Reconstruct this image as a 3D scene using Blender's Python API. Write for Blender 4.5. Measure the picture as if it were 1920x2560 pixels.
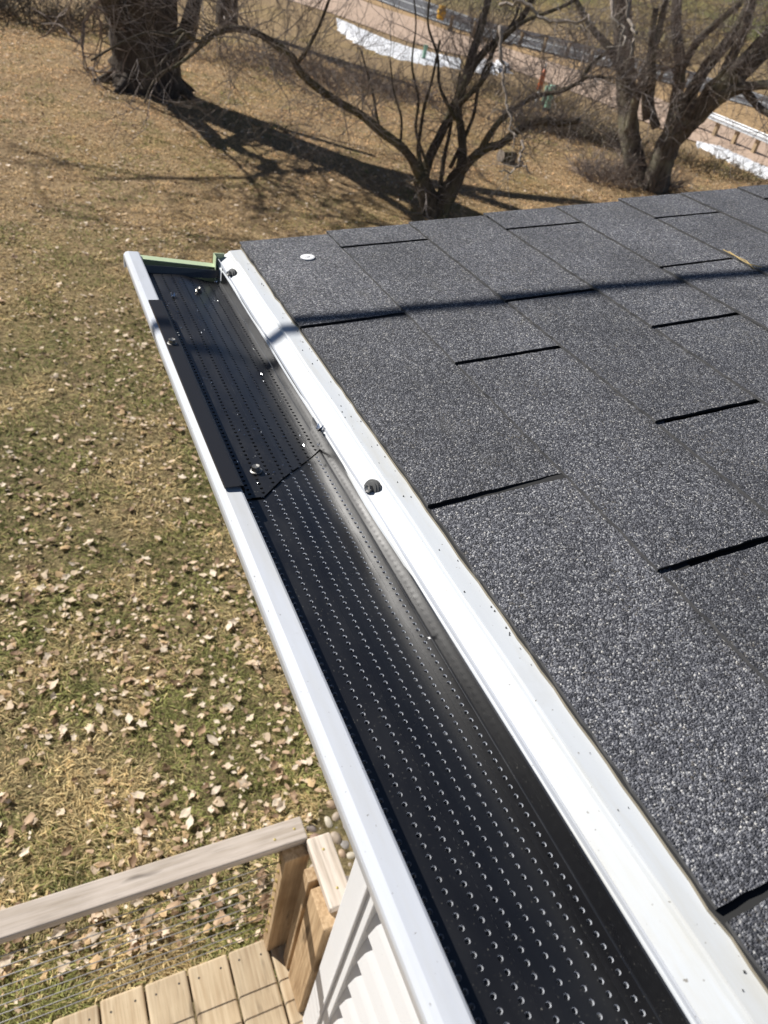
import bpy, bmesh, math, random
import numpy as np
from mathutils import Vector, Matrix
random.seed(7); RNG = np.random.default_rng(11)
for o in list(bpy.data.objects): bpy.data.objects.remove(o)
SC = bpy.context.scene; COL = SC.collection

# ------------------------------------------------------------------ camera
CAMP = Vector((-0.2747, 0.0, 0.335))
RM = ((0.8998693486, -0.3964682249, 0.1817913695), (-0.1157023778, -0.6188571466, -0.7769355133), (0.4205331320, 0.6781067606, -0.6027628938))
FPX = 1751.07; PITCH = 0.15324
right, down, fwd = (Vector(r) for r in RM)
cd = bpy.data.cameras.new('camera'); cam = bpy.data.objects.new('camera', cd); COL.objects.link(cam)
cam.matrix_world = Matrix(((right.x, -down.x, -fwd.x, CAMP.x), (right.y, -down.y, -fwd.y, CAMP.y), (right.z, -down.z, -fwd.z, CAMP.z), (0, 0, 0, 1)))
cd.sensor_fit = 'VERTICAL'; cd.sensor_height = 36; cd.lens = 36 * FPX / 2560
cd.clip_start = 0.02; cd.clip_end = 2000
cd.dof.use_dof = True; cd.dof.focus_distance = 0.66; cd.dof.aperture_fstop = 12.5
SC.camera = cam; SC.render.resolution_x = 768; SC.render.resolution_y = 1024

# ------------------------------------------------------------------ sky and sun
SUN_AZ, SUN_EL = math.radians(34), math.radians(37)          # azimuth from +Y towards -X
sdir = Vector((-math.sin(SUN_AZ) * math.cos(SUN_EL), math.cos(SUN_AZ) * math.cos(SUN_EL), math.sin(SUN_EL)))
W = bpy.data.worlds.new('World'); SC.world = W; W.use_nodes = True
nt = W.node_tree; nt.nodes.clear()
sky = nt.nodes.new('ShaderNodeTexSky'); sky.sky_type = 'NISHITA'; sky.sun_disc = False
sky.sun_elevation = SUN_EL; sky.sun_rotation = -SUN_AZ; sky.air_density = 0.6; sky.dust_density = 0.15; sky.ozone_density = 1.5
bg = nt.nodes.new('ShaderNodeBackground'); bg.inputs[1].default_value = 0.05
wo = nt.nodes.new('ShaderNodeOutputWorld'); nt.links.new(sky.outputs[0], bg.inputs[0]); nt.links.new(bg.outputs[0], wo.inputs[0])
sl = bpy.data.lights.new('sun', 'SUN'); sl.energy = 5.0; sl.angle = math.radians(0.53); sl.color = (1.0, 0.965, 0.915)
so = bpy.data.objects.new('sun', sl); COL.objects.link(so); so.rotation_euler = sdir.to_track_quat('Z', 'Y').to_euler()
SC.view_settings.view_transform = 'Standard'; SC.view_settings.look = 'None'; SC.view_settings.exposure = 0.48; SC.view_settings.gamma = 1.0
SC.view_settings.use_curve_mapping = False

# ------------------------------------------------------------------ helpers
def ray(px, py): return (right * (px - 960) + down * (py - 1280) + fwd * FPX).normalized()
def at(px, py, d): return CAMP + ray(px, py) * d              # a measured direction and distance -> a point of the place
def atz(px, py, z):
    v = ray(px, py); return CAMP + v * ((z - CAMP.z) / v.z)
def sp(t, k): return np.logaddexp(0, t / k) * k
def gz(x, y):
    r = .5 * x + .866 * y
    return -3.25 + .05 * sp(r - 6, 3.) + .10 * sp(r - 48, 6.) + .05 * np.sin(x * .55 + 1) * np.sin(y * .43) * np.clip((r - 4) / 8, 0, 1)
def hit(px, py, lift=0.0):
    v = ray(px, py); t = np.arange(1, 300, .02); x = CAMP.x + v.x * t; y = CAMP.y + v.y * t; z = CAMP.z + v.z * t
    i = int(np.argmax(z < gz(x, y) + lift)); return Vector((x[i], y[i], float(gz(x[i], y[i]))))
def roofp(s, y, n=0.0):
    c, k = math.cos(PITCH), math.sin(PITCH); return (s * c - n * k, y, s * k + n * c)

class MB:
    def __init__(s): s.v = []; s.f = []; s.c = None
    def quad(s, *p):
        i = len(s.v); s.v += [tuple(q) for q in p]; s.f.append(tuple(range(i, i + len(p))))
    def prism(s, bot, top):
        n = len(bot); i = len(s.v); s.v += [tuple(p) for p in bot] + [tuple(p) for p in top]
        s.f.append(tuple(i + k for k in reversed(range(n)))); s.f.append(tuple(i + n + k for k in range(n)))
        for k in range(n): s.f.append((i + k, i + (k + 1) % n, i + n + (k + 1) % n, i + n + k))
    def box(s, x0, x1, y0, y1, z0, z1):
        s.prism([(x0, y0, z0), (x1, y0, z0), (x1, y1, z0), (x0, y1, z0)], [(x0, y0, z1), (x1, y0, z1), (x1, y1, z1), (x0, y1, z1)])
    def extr(s, prof, y0, y1, closed=False, seg=1):
        n = len(prof); i = len(s.v)
        for k in range(seg + 1):
            y = y0 + (y1 - y0) * k / seg; s.v += [(p[0], y, p[1]) for p in prof]
        for k in range(seg):
            for j in range(n if closed else n - 1):
                a = i + k * n + j; b = i + k * n + (j + 1) % n; s.f.append((a, b, b + n, a + n))
    def tube(s, pts, rad, n=6, cap=True, flute=0.0):
        pts = [Vector(p) for p in pts]; m = len(pts)
        if not hasattr(rad, '__len__'): rad = [rad] * m
        i = len(s.v); ref = Vector((.31, .2, .93))
        for k, p in enumerate(pts):
            d = (pts[min(k + 1, m - 1)] - pts[max(k - 1, 0)]).normalized()
            a = d.cross(ref)
            if a.length < 1e-3: a = d.cross(Vector((1, 0, 0)))
            a.normalize(); b = d.cross(a)
            for j in range(n):
                t = 2 * math.pi * j / n; fl = 1 + flute * (math.sin(3 * t + k * .23 + pts[0].x) * .6 + math.sin(5 * t - k * .31) * .5 + random.gauss(0, .35)) if flute else 1
                s.v.append(tuple(p + (a * math.cos(t) + b * math.sin(t)) * rad[k] * fl))
        for k in range(m - 1):
            for j in range(n):
                u = i + k * n + j; w = i + k * n + (j + 1) % n; s.f.append((u, w, w + n, u + n))
        if cap:
            s.f.append(tuple(i + (m - 1) * n + j for j in range(n))); s.f.append(tuple(i + j for j in reversed(range(n))))
    def lathe(s, prof, n=16, M=None):
        i = len(s.v)
        for (r, z) in prof:
            for j in range(n):
                t = 2 * math.pi * j / n; p = Vector((r * math.cos(t), r * math.sin(t), z)); s.v.append(tuple(M @ p if M else p))
        for k in range(len(prof) - 1):
            for j in range(n):
                u = i + k * n + j; w = i + k * n + (j + 1) % n; s.f.append((u, w, w + n, u + n))
        s.f.append(tuple(i + (len(prof) - 1) * n + j for j in range(n)))
    def mesh(s, name, mat, smooth=False):
        me = bpy.data.meshes.new(name); me.from_pydata(s.v, [], s.f); me.materials.append(mat)
        if s.c is not None:
            a = me.color_attributes.new('Col', 'FLOAT_COLOR', 'POINT'); a.data.foreach_set('color', np.asarray(s.c, np.float32).ravel())
        if smooth: me.polygons.foreach_set('use_smooth', [True] * len(me.polygons))
        me.update(); return me
    def build(s, name, mat, parent=None, smooth=False, **k): return link(name, s.mesh(name, mat, smooth), parent, **k)
def link(name, me, parent=None, loc=None, kind=None, bevel=0, bseg=2):
    o = bpy.data.objects.new(name, me); COL.objects.link(o)
    if parent is not None:
        o.parent = parent; o.matrix_parent_inverse = Matrix.Translation(-parent.location)
    if loc is not None: o.location = loc
    if kind: o['kind'] = kind
    if bevel:
        b = o.modifiers.new('bevel', 'BEVEL'); b.width = bevel; b.segments = bseg; b.limit_method = 'ANGLE'; b.angle_limit = math.radians(40)
    return o
def thing(name, label, cat, loc=(0, 0, 0), group=None):
    o = bpy.data.objects.new(name, None); COL.objects.link(o); o.location = loc; o.empty_display_size = .05
    return tag(o, label, cat, group)
def tag(o, label, cat=None, group=None, kind=None):
    if label: o['label'] = label
    if cat: o['category'] = cat
    if group: o['group'] = group
    if kind: o['kind'] = kind
    return o

# ------------------------------------------------------------------ materials
def M(name, base=(.5, .5, .5), rough=.6, metal=0.0, spec=.5, coat=0.0):
    m = bpy.data.materials.new(name); m.use_nodes = True; b = m.node_tree.nodes['Principled BSDF']
    b.inputs['Base Color'].default_value = (*base, 1); b.inputs['Roughness'].default_value = rough; b.inputs['Metallic'].default_value = metal
    b.inputs['Specular IOR Level'].default_value = spec; b.inputs['Coat Weight'].default_value = coat
    return m
class N:
    def __init__(s, m): s.t = m.node_tree; s.b = s.t.nodes['Principled BSDF']
    def n(s, ty, **k):
        q = s.t.nodes.new(ty)
        for a, v in k.items(): setattr(q, a, v)
        return q
    def l(s, a, b): s.t.links.new(a, b)
    def pos(s, scale=(1, 1, 1)):
        g = s.n('ShaderNodeNewGeometry'); m = s.n('ShaderNodeMapping'); m.inputs['Scale'].default_value = scale; s.l(g.outputs['Position'], m.inputs[0]); return m.outputs[0]
    def obj(s, scale=(1, 1, 1)):
        g = s.n('ShaderNodeTexCoord'); m = s.n('ShaderNodeMapping'); m.inputs['Scale'].default_value = scale; s.l(g.outputs['Object'], m.inputs[0]); return m.outputs[0]
    def noise(s, vec, scale, det=4, rough=.55):
        q = s.n('ShaderNodeTexNoise'); q.inputs['Scale'].default_value = scale; q.inputs['Detail'].default_value = det; q.inputs['Roughness'].default_value = rough; s.l(vec, q.inputs['Vector']); return q.outputs[0]
    def ramp(s, fac, stops, interp='LINEAR'):
        q = s.n('ShaderNodeValToRGB'); q.color_ramp.interpolation = interp; e = q.color_ramp.elements
        while len(e) < len(stops): e.new(.5)
        for x, (p, c) in zip(e, stops): x.position = p; x.color = (*c, 1) if hasattr(c, '__len__') else (c, c, c, 1)
        s.l(fac, q.inputs[0]); return q.outputs[0]
    def mix(s, fac, a, b, mode='MIX'):
        q = s.n('ShaderNodeMix', data_type='RGBA', blend_type=mode)
        for v, i in ((fac, 0), (a, 6), (b, 7)):
            if hasattr(v, 'is_linked'): s.l(v, q.inputs[i])
            else: q.inputs[i].default_value = v if i == 0 else (*v, 1)
        return q.outputs[2]
    def bump(s, h, dist, strength=1.0, prev=None):
        q = s.n('ShaderNodeBump'); q.inputs['Distance'].default_value = dist; q.inputs['Strength'].default_value = strength; s.l(h, q.inputs['Height'])
        if prev: s.l(prev, q.inputs['Normal'])
        s.l(q.outputs[0], s.b.inputs['Normal']); return q.outputs[0]
    def base(s, c): s.l(c, s.b.inputs['Base Color'])
    def rough(s, c): s.l(c, s.b.inputs['Roughness'])

def m_granule(name, dark=1.0):
    m = M(name, rough=.75, spec=.55); n = N(m); p = n.pos()
    v = n.n('ShaderNodeTexVoronoi'); v.inputs['Scale'].default_value = 800; v.distance = 'MANHATTAN'; n.l(p, v.inputs['Vector'])
    sep = n.n('ShaderNodeSeparateColor'); n.l(v.outputs['Color'], sep.inputs[0])
    d = dark
    c = n.ramp(sep.outputs[0], [(0, (.018 * d, .019 * d, .023 * d)), (.40, (.050 * d, .051 * d, .060 * d)), (.68, (.12 * d, .122 * d, .138 * d)), (.86, (.20 * d, .203 * d, .22 * d)), (.96, (.36 * d, .36 * d, .365 * d)), (1, (.52, .50, .46))])
    big = n.noise(n.pos(), 9, 3); n.mix
    c = n.mix(1.0, c, n.ramp(big, [(.3, .78), (.7, 1.18)]), 'MULTIPLY')
    oi = n.n('ShaderNodeObjectInfo'); c = n.mix(1.0, c, n.ramp(oi.outputs['Random'], [(0, .84), (1, 1.12)]), 'MULTIPLY')
    sc_ = n.noise(n.pos((3, 1, 3)), 7, 5, .7); c = n.mix(n.ramp(sc_, [(.60, 0), (.72, .45)]), c, (.15, .145, .13))
    dust = n.ramp(sep.outputs[1], [(.90, 0), (.96, 1)])
    c = n.mix(n.ramp(n.noise(n.pos(), 30, 2), [(.45, 0), (.75, .55)]), c, n.mix(dust, c, (.26, .22, .15)))
    n.base(c); n.rough(n.ramp(sep.outputs[2], [(0, .45), (1, .95)]))
    fine = n.noise(p, 900, 1)
    b1 = n.bump(n.ramp(v.outputs['Distance'], [(0, 1), (1.0, 0)]), .0012, .9); n.bump(fine, .0004, .5, b1)
    return m
def m_wood(name, c1, c2, axis, grain=90):
    m = M(name, rough=.75, spec=.25); n = N(m)
    sc = [grain, grain, grain]; sc[axis] = grain * .05
    a = n.noise(n.pos(tuple(sc)), 1.0, 5, .6); b = n.noise(n.pos((3, 3, 3)), 1.3, 3)
    sc2 = [q * 3.1 for q in sc]; a2 = n.noise(n.pos(tuple(sc2)), 1.0, 4, .6); c = n.mix(n.ramp(a, [(.38, 0), (.62, 1)]), c1, c2); c = n.mix(n.ramp(a2, [(.52, 0), (.72, .6)]), c, tuple(q * .55 for q in c2)); c = n.mix(n.ramp(b, [(.35, 0), (.7, .5)]), c, tuple(min(1, q * 1.25) for q in c1))
    kn = n.noise(n.pos(tuple(4 if k == axis else 17 for k in range(3))), 1.0, 2); c = n.mix(n.ramp(kn, [(.66, 0), (.74, .75)]), c, tuple(q * .32 for q in c2))
    oi = n.n('ShaderNodeObjectInfo'); c = n.mix(1.0, c, n.ramp(oi.outputs['Random'], [(0, (.80, .80, .80)), (1, (1.10, 1.07, 1.02))]), 'MULTIPLY')
    n.base(c); n.bump(a, .0012, .6); return m
def m_white(name, base=(.78, .79, .80), rough=.3, dirt=.25, bump=.0026):
    m = M(name, base, rough, spec=.5); n = N(m)
    d = n.noise(n.pos((1, .12, 1)), 34, 7, .7); f = n.noise(n.pos(), 300, 2); blot = n.noise(n.pos(), 9, 5, .65)
    c = n.mix(n.ramp(d, [(.48, 0), (.75, dirt * 1.5)]), base, (.47, .45, .38))
    c = n.mix(n.ramp(blot, [(.55, 0), (.75, dirt)]), c, (.42, .41, .38))
    c = n.mix(n.ramp(f, [(.72, 0), (.745, .8)]), c, (.16, .14, .11)); n.base(c)
    n.rough(n.ramp(d, [(.3, rough), (.7, rough + .2)]))
    w = n.noise(n.pos((2, .35, 2)), 13, 3); n.bump(w, bump, .5); return m
def m_col(name, rough=.8, spec=.2, attr='Col', var=None):
    m = M(name, rough=rough, spec=spec); n = N(m); a = n.n('ShaderNodeVertexColor'); a.layer_name = attr; n.base(a.outputs[0])
    if var:
        tr = n.n('ShaderNodeBsdfTranslucent'); n.l(a.outputs[0], tr.inputs[0]); mx = n.n('ShaderNodeMixShader'); mx.inputs[0].default_value = var
        out = n.t.nodes['Material Output']; n.l(n.b.outputs[0], mx.inputs[1]); n.l(tr.outputs[0], mx.inputs[2]); n.l(mx.outputs[0], out.inputs[0])
    return m
def m_bark(name, c1, c2, c3):
    m = M(name, rough=.9, spec=.15); n = N(m)
    a = n.noise(n.pos((9, 9, 2.2)), 1.6, 6, .7); b = n.noise(n.pos(), 1.7, 3)
    c = n.mix(n.ramp(a, [(.35, 0), (.65, 1)]), c1, c2); c = n.mix(n.ramp(b, [(.5, 0), (.68, .75)]), c, c3); n.base(c); n.bump(a, .06, .9); return m

MAT = {}
MAT['granule'] = m_granule('shingle_granules')
MAT['edge'] = M('bitumen_edge', (.022, .022, .022), .9)
MAT['butt'] = M('shingle_butt_edge', (.085, .083, .082), .9)
MAT['sand_edge'] = M('sandy_cut_edge', (.30, .26, .19), .9)
MAT['white'] = m_white('white_painted_aluminium', (.58, .605, .65), .28, .26)
MAT['drip'] = m_white('white_drip_metal', (.55, .575, .60), .34, .5)
MAT['green'] = m_white('pale_green_stained_aluminium', (.50, .60, .38), .45, .2)
MAT['siding'] = m_white('white_vinyl', (.74, .74, .74), .45, .05, .0004)
MAT['steel'] = M('zinc_screw', (.30, .29, .27), .38, .85)
MAT['torn'] = M('bare_torn_aluminium', (.85, .85, .86), .2, 1.0)
MAT['rubber'] = M('grey_sealing_washer', (.10, .10, .095), .5)
def m_black():
    m = M('black_coated_aluminium', (.008, .008, .009), .22, spec=.95); n = N(m)
    a = n.noise(n.pos((1, .3, 1)), 60, 4, .6); n.rough(n.ramp(a, [(.3, .25), (.7, .38)]))
    f = n.noise(n.pos(), 700, 2); d = n.noise(n.pos(), 11, 3)
    k = n.mix(1.0, n.ramp(f, [(.70, 0), (.735, 1)]), n.ramp(d, [(.35, .25), (.65, 1)]), 'MULTIPLY')
    c = n.mix(k, (.007, .007, .008), (.22, .21, .18)); c = n.mix(n.ramp(d, [(.5, 0), (.8, .10)]), c, (.10, .095, .085)); n.base(c)
    n.bump(n.noise(n.pos((1, .2, 1)), 22, 2), .0012, .25); return m
MAT['black'] = m_black()
MAT['cut'] = M('bare_cut_aluminium', (.64, .66, .70), .42, .45)
MAT['blackm'] = M('black_strip_paint', (.012, .012, .014), .34)
MAT['rail'] = m_wood('weathered_grey_wood', (.56, .49, .43), (.42, .355, .29), 0, 60)
MAT['railY'] = m_wood('weathered_grey_wood_along', (.58, .52, .46), (.44, .38, .32), 1, 60)
MAT['post'] = m_wood('tan_treated_wood', (.50, .365, .225), (.28, .18, .095), 2, 70)
MAT['board'] = m_wood('deck_board_wood', (.53, .43, .295), (.38, .28, .175), 1, 60)
MAT['cable'] = M('steel_cable', (.55, .53, .50), .35, .9)
MAT['nail'] = M('brass_nail', (.45, .36, .12), .5, .5)
MAT['dark'] = M('dark_underside', (.05, .045, .04), .9)
MAT['barkA'] = m_bark('dark_maple_bark', (.045, .036, .029), (.12, .098, .08), (.16, .14, .105))
MAT['barkB'] = m_bark('olive_brown_bark', (.065, .051, .038), (.17, .138, .10), (.19, .178, .085))
MAT['barkC'] = m_bark('grey_lichen_bark', (.07, .058, .048), (.21, .178, .148), (.30, .28, .19))
MAT['twig'] = m_bark('grey_brown_twig', (.20, .16, .135), (.34, .28, .24), (.38, .33, .28))
MAT['sunlit_bark'] = m_bark('sunlit_grey_twig', (.30, .255, .23), (.44, .38, .34), (.50, .44, .39))  # lighter copy of the twig colour, sunlight on some twigs painted in
MAT['pale_twig'] = m_bark('pale_dead_twig', (.30, .25, .21), (.40, .34, .29), (.36, .33, .28))
MAT['grass'] = m_col('grass_blades', .7, .15, var=.35)
MAT['leaf'] = m_col('dry_leaf', .65, .2, var=.22)
MAT['stonec'] = m_col('river_stone', .55, .35)
def m_ground():
    m = M('dormant_lawn', rough=.95, spec=.1); n = N(m); g = n.pos()
    a = n.noise(g, 1.1, 5, .6); b = n.noise(g, 22, 6, .7); c3 = n.noise(g, 120, 4, .7)
    near = n.mix(n.ramp(b, [(.38, 0), (.62, 1)]), (.11, .085, .042), (.38, .30, .155))  # dark tone is thatch, deepened to paint shade gaps between the blades
    near = n.mix(n.ramp(n.noise(g, 5, 5, .65), [(.52, 0), (.66, .65)]), near, (.06, .07, .02))
    far = n.mix(n.ramp(b, [(.38, 0), (.64, 1)]), (.20, .14, .075), (.56, .40, .23))
    far = n.mix(n.ramp(n.noise(g, .45, 4), [(.5, 0), (.68, .55)]), far, (.34, .255, .10))
    sx = n.n('ShaderNodeSeparateXYZ'); n.l(g, sx.inputs[0]); rr = n.n('ShaderNodeMath', operation='MULTIPLY_ADD'); rr.inputs[1].default_value = .25; n.l(sx.outputs[0], rr.inputs[0]); n.l(sx.outputs[1], rr.inputs[2])
    ad = n.n('ShaderNodeMath', operation='MULTIPLY_ADD'); ad.inputs[1].default_value = 4; n.l(a, ad.inputs[0]); n.l(rr.outputs[0], ad.inputs[2])
    dv = n.n('ShaderNodeMath', operation='DIVIDE'); dv.inputs[1].default_value = 60; n.l(ad.outputs[0], dv.inputs[0])
    c = n.mix(n.ramp(dv.outputs[0], [(.12, 0), (.22, 1)]), near, far)
    hill = n.mix(n.ramp(n.noise(g, .12, 4), [(.4, 0), (.6, 1)]), (.17, .175, .065), (.30, .22, .10))
    c = n.mix(n.ramp(dv.outputs[0], [(.80, 0), (.98, 1)]), c, hill)
    n.base(c); n.bump(b, .05, .8, n.bump(c3, .02, .7)); return m
MAT['ground'] = m_ground()
def m_noisy(name, c1, c2, scale, bump, rough=.9):
    m = M(name, rough=rough, spec=.2); n = N(m); a = n.noise(n.pos(), scale, 6, .65); n.base(n.mix(n.ramp(a, [(.35, 0), (.65, 1)]), c1, c2)); n.bump(a, bump, .6); return m
MAT['gravel'] = m_noisy('tan_gravel', (.46, .33, .24), (.56, .42, .32), 6, .03)
MAT['snow'] = m_noisy('old_snow', (.74, .74, .75), (.90, .91, .93), 2.5, .05, .6)
MAT['asphalt'] = m_noisy('road_asphalt', (.115, .115, .12), (.16, .16, .165), 8, .02)
MAT['paint'] = M('road_paint', (.6, .6, .58), .8)
MAT['verge'] = m_noisy('brown_verge', (.34, .22, .11), (.50, .34, .18), 5, .05)
MAT['galv'] = M('galvanised_rail', (.66, .68, .70), .5, .2)
MAT['wpost'] = m_wood('guard_post_wood', (.40, .31, .20), (.28, .21, .13), 2, 20)
MAT['mint'] = M('mint_green_plastic', (.32, .55, .40), .5)
MAT['orange'] = M('orange_plastic', (.72, .17, .03), .5)
MAT['yellow'] = M('yellow_plastic', (.75, .42, .03), .5)
MAT['stonewall'] = m_noisy('soil_bed', (.03, .025, .02), (.07, .055, .04), 40, .02)

# ------------------------------------------------------------------ the setting: ground and roads
def graded(a, b, fine0, fine1, step, n):
    mid = np.arange(fine0, fine1, step); lo = fine0 - np.geomspace(step, fine0 - a, n)[::-1]; hi = fine1 + np.geomspace(step, b - fine1, n); return np.concatenate([lo, mid, hi])
def make_ground():
    xs = graded(-160, 320, -6, 24, .5, 22); ys = graded(-70, 360, -3, 46, .5, 22); X, Y = np.meshgrid(xs, ys); Z = gz(X, Y)
    nx, ny = len(xs), len(ys); v = np.stack([X, Y, Z], -1).reshape(-1, 3); i = np.arange(nx * ny).reshape(ny, nx)
    f = np.stack([i[:-1, :-1], i[:-1, 1:], i[1:, 1:], i[1:, :-1]], -1).reshape(-1, 4)
    m = MB(); m.v = v.tolist(); m.f = f.tolist(); return m.build('ground', MAT['ground'], smooth=True)
ground = make_ground(); tag(ground, 'dormant tan and olive lawn sloping up from the deck to the road', kind='structure')
def resample(pl, n):
    pl = np.array(pl, float); d = np.r_[0, np.cumsum(np.hypot(*(pl[1:] - pl[:-1]).T))]; t = np.linspace(0, d[-1], n); return np.stack([np.interp(t, d, pl[:, k]) for k in (0, 1)], 1)
def strip(name, A, B, mat, lift, kind='structure', n=70, k=6, wob=0):
    a, b = resample(A, n), resample(B, n); m = MB()
    for i in range(n):
        for j in range(k + 1):
            p = a[i] + (b[i] - a[i]) * j / k
            if wob and j in (0, k): p = p + RNG.normal(0, wob, 2)
            m.v.append((p[0], p[1], float(gz(p[0], p[1])) + lift))
    for i in range(n - 1):
        for j in range(k):
            q = i * (k + 1) + j; m.f.append((q, q + 1, q + k + 2, q + k + 1))
    return m.build(name, mat, smooth=True, kind=kind)
near_edge = [(3, 58), (9.5, 42), (13.2, 34), (14.8, 30.4), (17.4, 28.2), (18.9, 23.5), (20.4, 17.6), (22.5, 11), (27, 0), (34, -14)]
far_edge = [(9, 62), (15, 46), (17.2, 38.6), (19.4, 34.8), (21.8, 31.0), (24.2, 26.6), (24.0, 21), (26.5, 12.5), (31, 2), (38, -12)]
strip('gravel_road', near_edge, far_edge, MAT['gravel'], .03, wob=.12)
strip('road_verge', [(9.1, 62), (15.1, 46), (17.3, 38.6), (19.5, 34.8), (21.9, 31.0), (24.3, 26.6), (24.1, 21), (26.6, 12.5), (31.1, 2), (38.1, -12)], [(10, 63), (16, 47), (18, 40), (20.2, 36), (23.4, 32.6), (28, 29.8), (31, 24), (34, 15), (39, 4), (46, -10)], MAT['verge'], .02)
ra = [(10, 63), (16, 47), (18, 39.5), (20.2, 35.4), (23.4, 32.2), (28, 29.4), (31, 24), (34, 15), (39, 4), (46, -10)]
rb = [(14.5, 66), (20, 50), (21.4, 43.8), (23.6, 40), (27.6, 37), (33, 32.6), (36, 26), (39, 17), (44, 6), (51, -8)]
road = strip('asphalt_road', ra, rb, MAT['asphalt'], .05)
def lerp_line(t): return [(a[0] + (b[0] - a[0]) * t, a[1] + (b[1] - a[1]) * t) for a, b in zip(ra, rb)]
for t in (.06, .48, .53, .93): strip('road_marking', lerp_line(t), lerp_line(t + .028), MAT['paint'], .056, k=1)

# snow banks along the gravel road
def snow(name, A, B, h, label, n=46):
    a, b = resample(A, n), resample(B, n); m = MB(); k = 9
    for i in range(n):
        e = min(1, 5 * min(i, n - 1 - i) / n + .15); w = RNG.normal(0, .10, 2)
        for j in range(k + 1):
            t = j / k; p = a[i] + w * (j == 0) + (b[i] - a[i]) * t; hh = h * math.sin(math.pi * t) ** .5 * e * (.6 + .7 * RNG.random()) if 0 < j < k else -.03
            m.v.append((p[0], p[1], float(gz(p[0], p[1])) + hh + .03))
    for i in range(n - 1):
        for j in range(k):
            q = i * (k + 1) + j; m.f.append((q, q + 1, q + k + 2, q + k + 1))
    return tag(m.build(name, MAT['snow'], smooth=True), label, 'snow')
def H2(px, py): p = hit(px, py); return (p.x, p.y)
snow('snow_bank', [H2(843, 74), H2(882, 104), H2(932, 128), H2(1000, 150), H2(1060, 162), H2(1150, 172)], [H2(840, 44), H2(898, 70), H2(956, 95), H2(1034, 122), H2(1098, 136), H2(1152, 147)], .06, 'long white snow bank lying along the gravel road behind the small tree')
snow('snow_bank', [H2(1172, 178), H2(1195, 182), H2(1235, 186)], [H2(1176, 142), H2(1200, 146), H2(1238, 160)], .10, 'short white snow patch between the small tree stems by the gravel road', 16)
snow('snow_bank', [H2(1232, 176), H2(1250, 182), H2(1272, 183)], [H2(1240, 150), H2(1252, 152), H2(1274, 166)], .10, 'smallest white snow lump at the end of the long bank', 12)
snow('snow_bank', [H2(1738, 366), H2(1800, 392), H2(1860, 424), H2(1925, 452), H2(1990, 486)], [H2(1742, 354), H2(1806, 374), H2(1868, 402), H2(1930, 430), H2(1996, 460)], .09, 'thin white snow ridge beside the gravel road right of the leaning tree')

# ------------------------------------------------------------------ house
house = thing('house', 'white sided house corner with dark grey shingle roof and white drip edge', 'house', (1.5, -.3, -3.25))
Y0, YE = -1.3, .985
EXP = .1325; TH = .0031
roof = MB()
roof.prism([roofp(-.004, Y0, -.030), roofp(3.4, Y0, -.030), roofp(3.4, YE - .012, -.030), roofp(-.004, YE - .012, -.030)],
           [roofp(-.004, Y0, -.0085), roofp(3.4, Y0, -.0085), roofp(3.4, YE - .012, -.0085), roofp(-.004, YE - .012, -.0085)])
roof = roof.build('roof', MAT['edge'], house)
def ragged(p, q, n, amp):
    out = []
    for i in range(n):
        t = i / n; d = (q[0] - p[0], q[1] - p[1]); L = math.hypot(*d) or 1; k = random.gauss(0, amp) if 0 < i else 0
        out.append((p[0] + d[0] * t - d[1] / L * k, p[1] + d[1] * t + d[0] / L * k))
    return out
def tab(c, y0, y1, s0, s1, skew=0.0):
    """one shingle tab: butt edge at s0, upper end tucked under the next course"""
    o = ragged((s0, y0), (s1, y0 + skew), 16, .00028) + ragged((s1, y0 + skew), (s1, y1 + skew), 4, .0003) + ragged((s1, y1 + skew), (s0, y1), 16, .00028) + ragged((s0, y1), (s0, y0), 34, .0005)
    m = MB(); n = len(o)
    def h(s): return .0 - TH * (s - s0) / EXP
    lift = random.uniform(0, .0006)
    bot = [roofp(s, y, h(s) - TH * .98 + lift) for s, y in o]; top = [roofp(s, y, h(s) + lift) for s, y in o]
    m.v = bot + top; m.f = [tuple(n + k for k in range(n)), tuple(reversed(range(n)))] + [(k, (k + 1) % n, n + (k + 1) % n, n + k) for k in range(n)]
    me = m.mesh('shingle', MAT['granule']); me.materials.append(MAT['edge']); me.materials.append(MAT['butt'])
    me.polygons.foreach_set('material_index', [0, 1] + [1] * 36 + [2] * (n - 36))
    # consistent orientation: the top must face up
    bm = bmesh.new(); bm.from_mesh(me); bmesh.ops.recalc_face_normals(bm, faces=bm.faces); bm.to_mesh(me); bm.free()
    return link('shingle', me, roof)
slots = {0: [.0456, .3757, .7085], 1: [.247, .577, .921], 2: [.41, .695], 3: [.245, .5765, .915], 4: [.39, .7215], 5: [.22, .555, .89], 6: [.08, .41, .74], 7: [.25, .58, .915], 8: [.09, .40, .745]}
sstart = [0.0, .1312, .2645, .3975, .532, .664]
GAP = .0066
for c in range(26):
    ys = slots.get(c) or [.08 + .1665 * (c % 2) + random.uniform(-.02, .02) + k * .333 for k in range(3)]
    ys = sorted(ys); y = ys[0] - .333
    while y > Y0: ys.insert(0, y); y -= .333
    s0 = sstart[c] if c < 6 else sstart[5] + (c - 5) * EXP
    if s0 > 3.3: break
    end = YE + random.uniform(-.004, .004) + (.002 if c % 2 else -.002)
    ed = [Y0] + ys + [end]
    sk = -.012 if False else 0
    for a, b in zip(ed[:-1], ed[1:]):
        y0, y1 = a + (GAP / 2 if a > Y0 else 0), b - (GAP / 2 if b < end else 0)
        if y1 - y0 < .02: continue
        tab(c, y0, y1, s0, s0 + EXP + .012)
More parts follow.
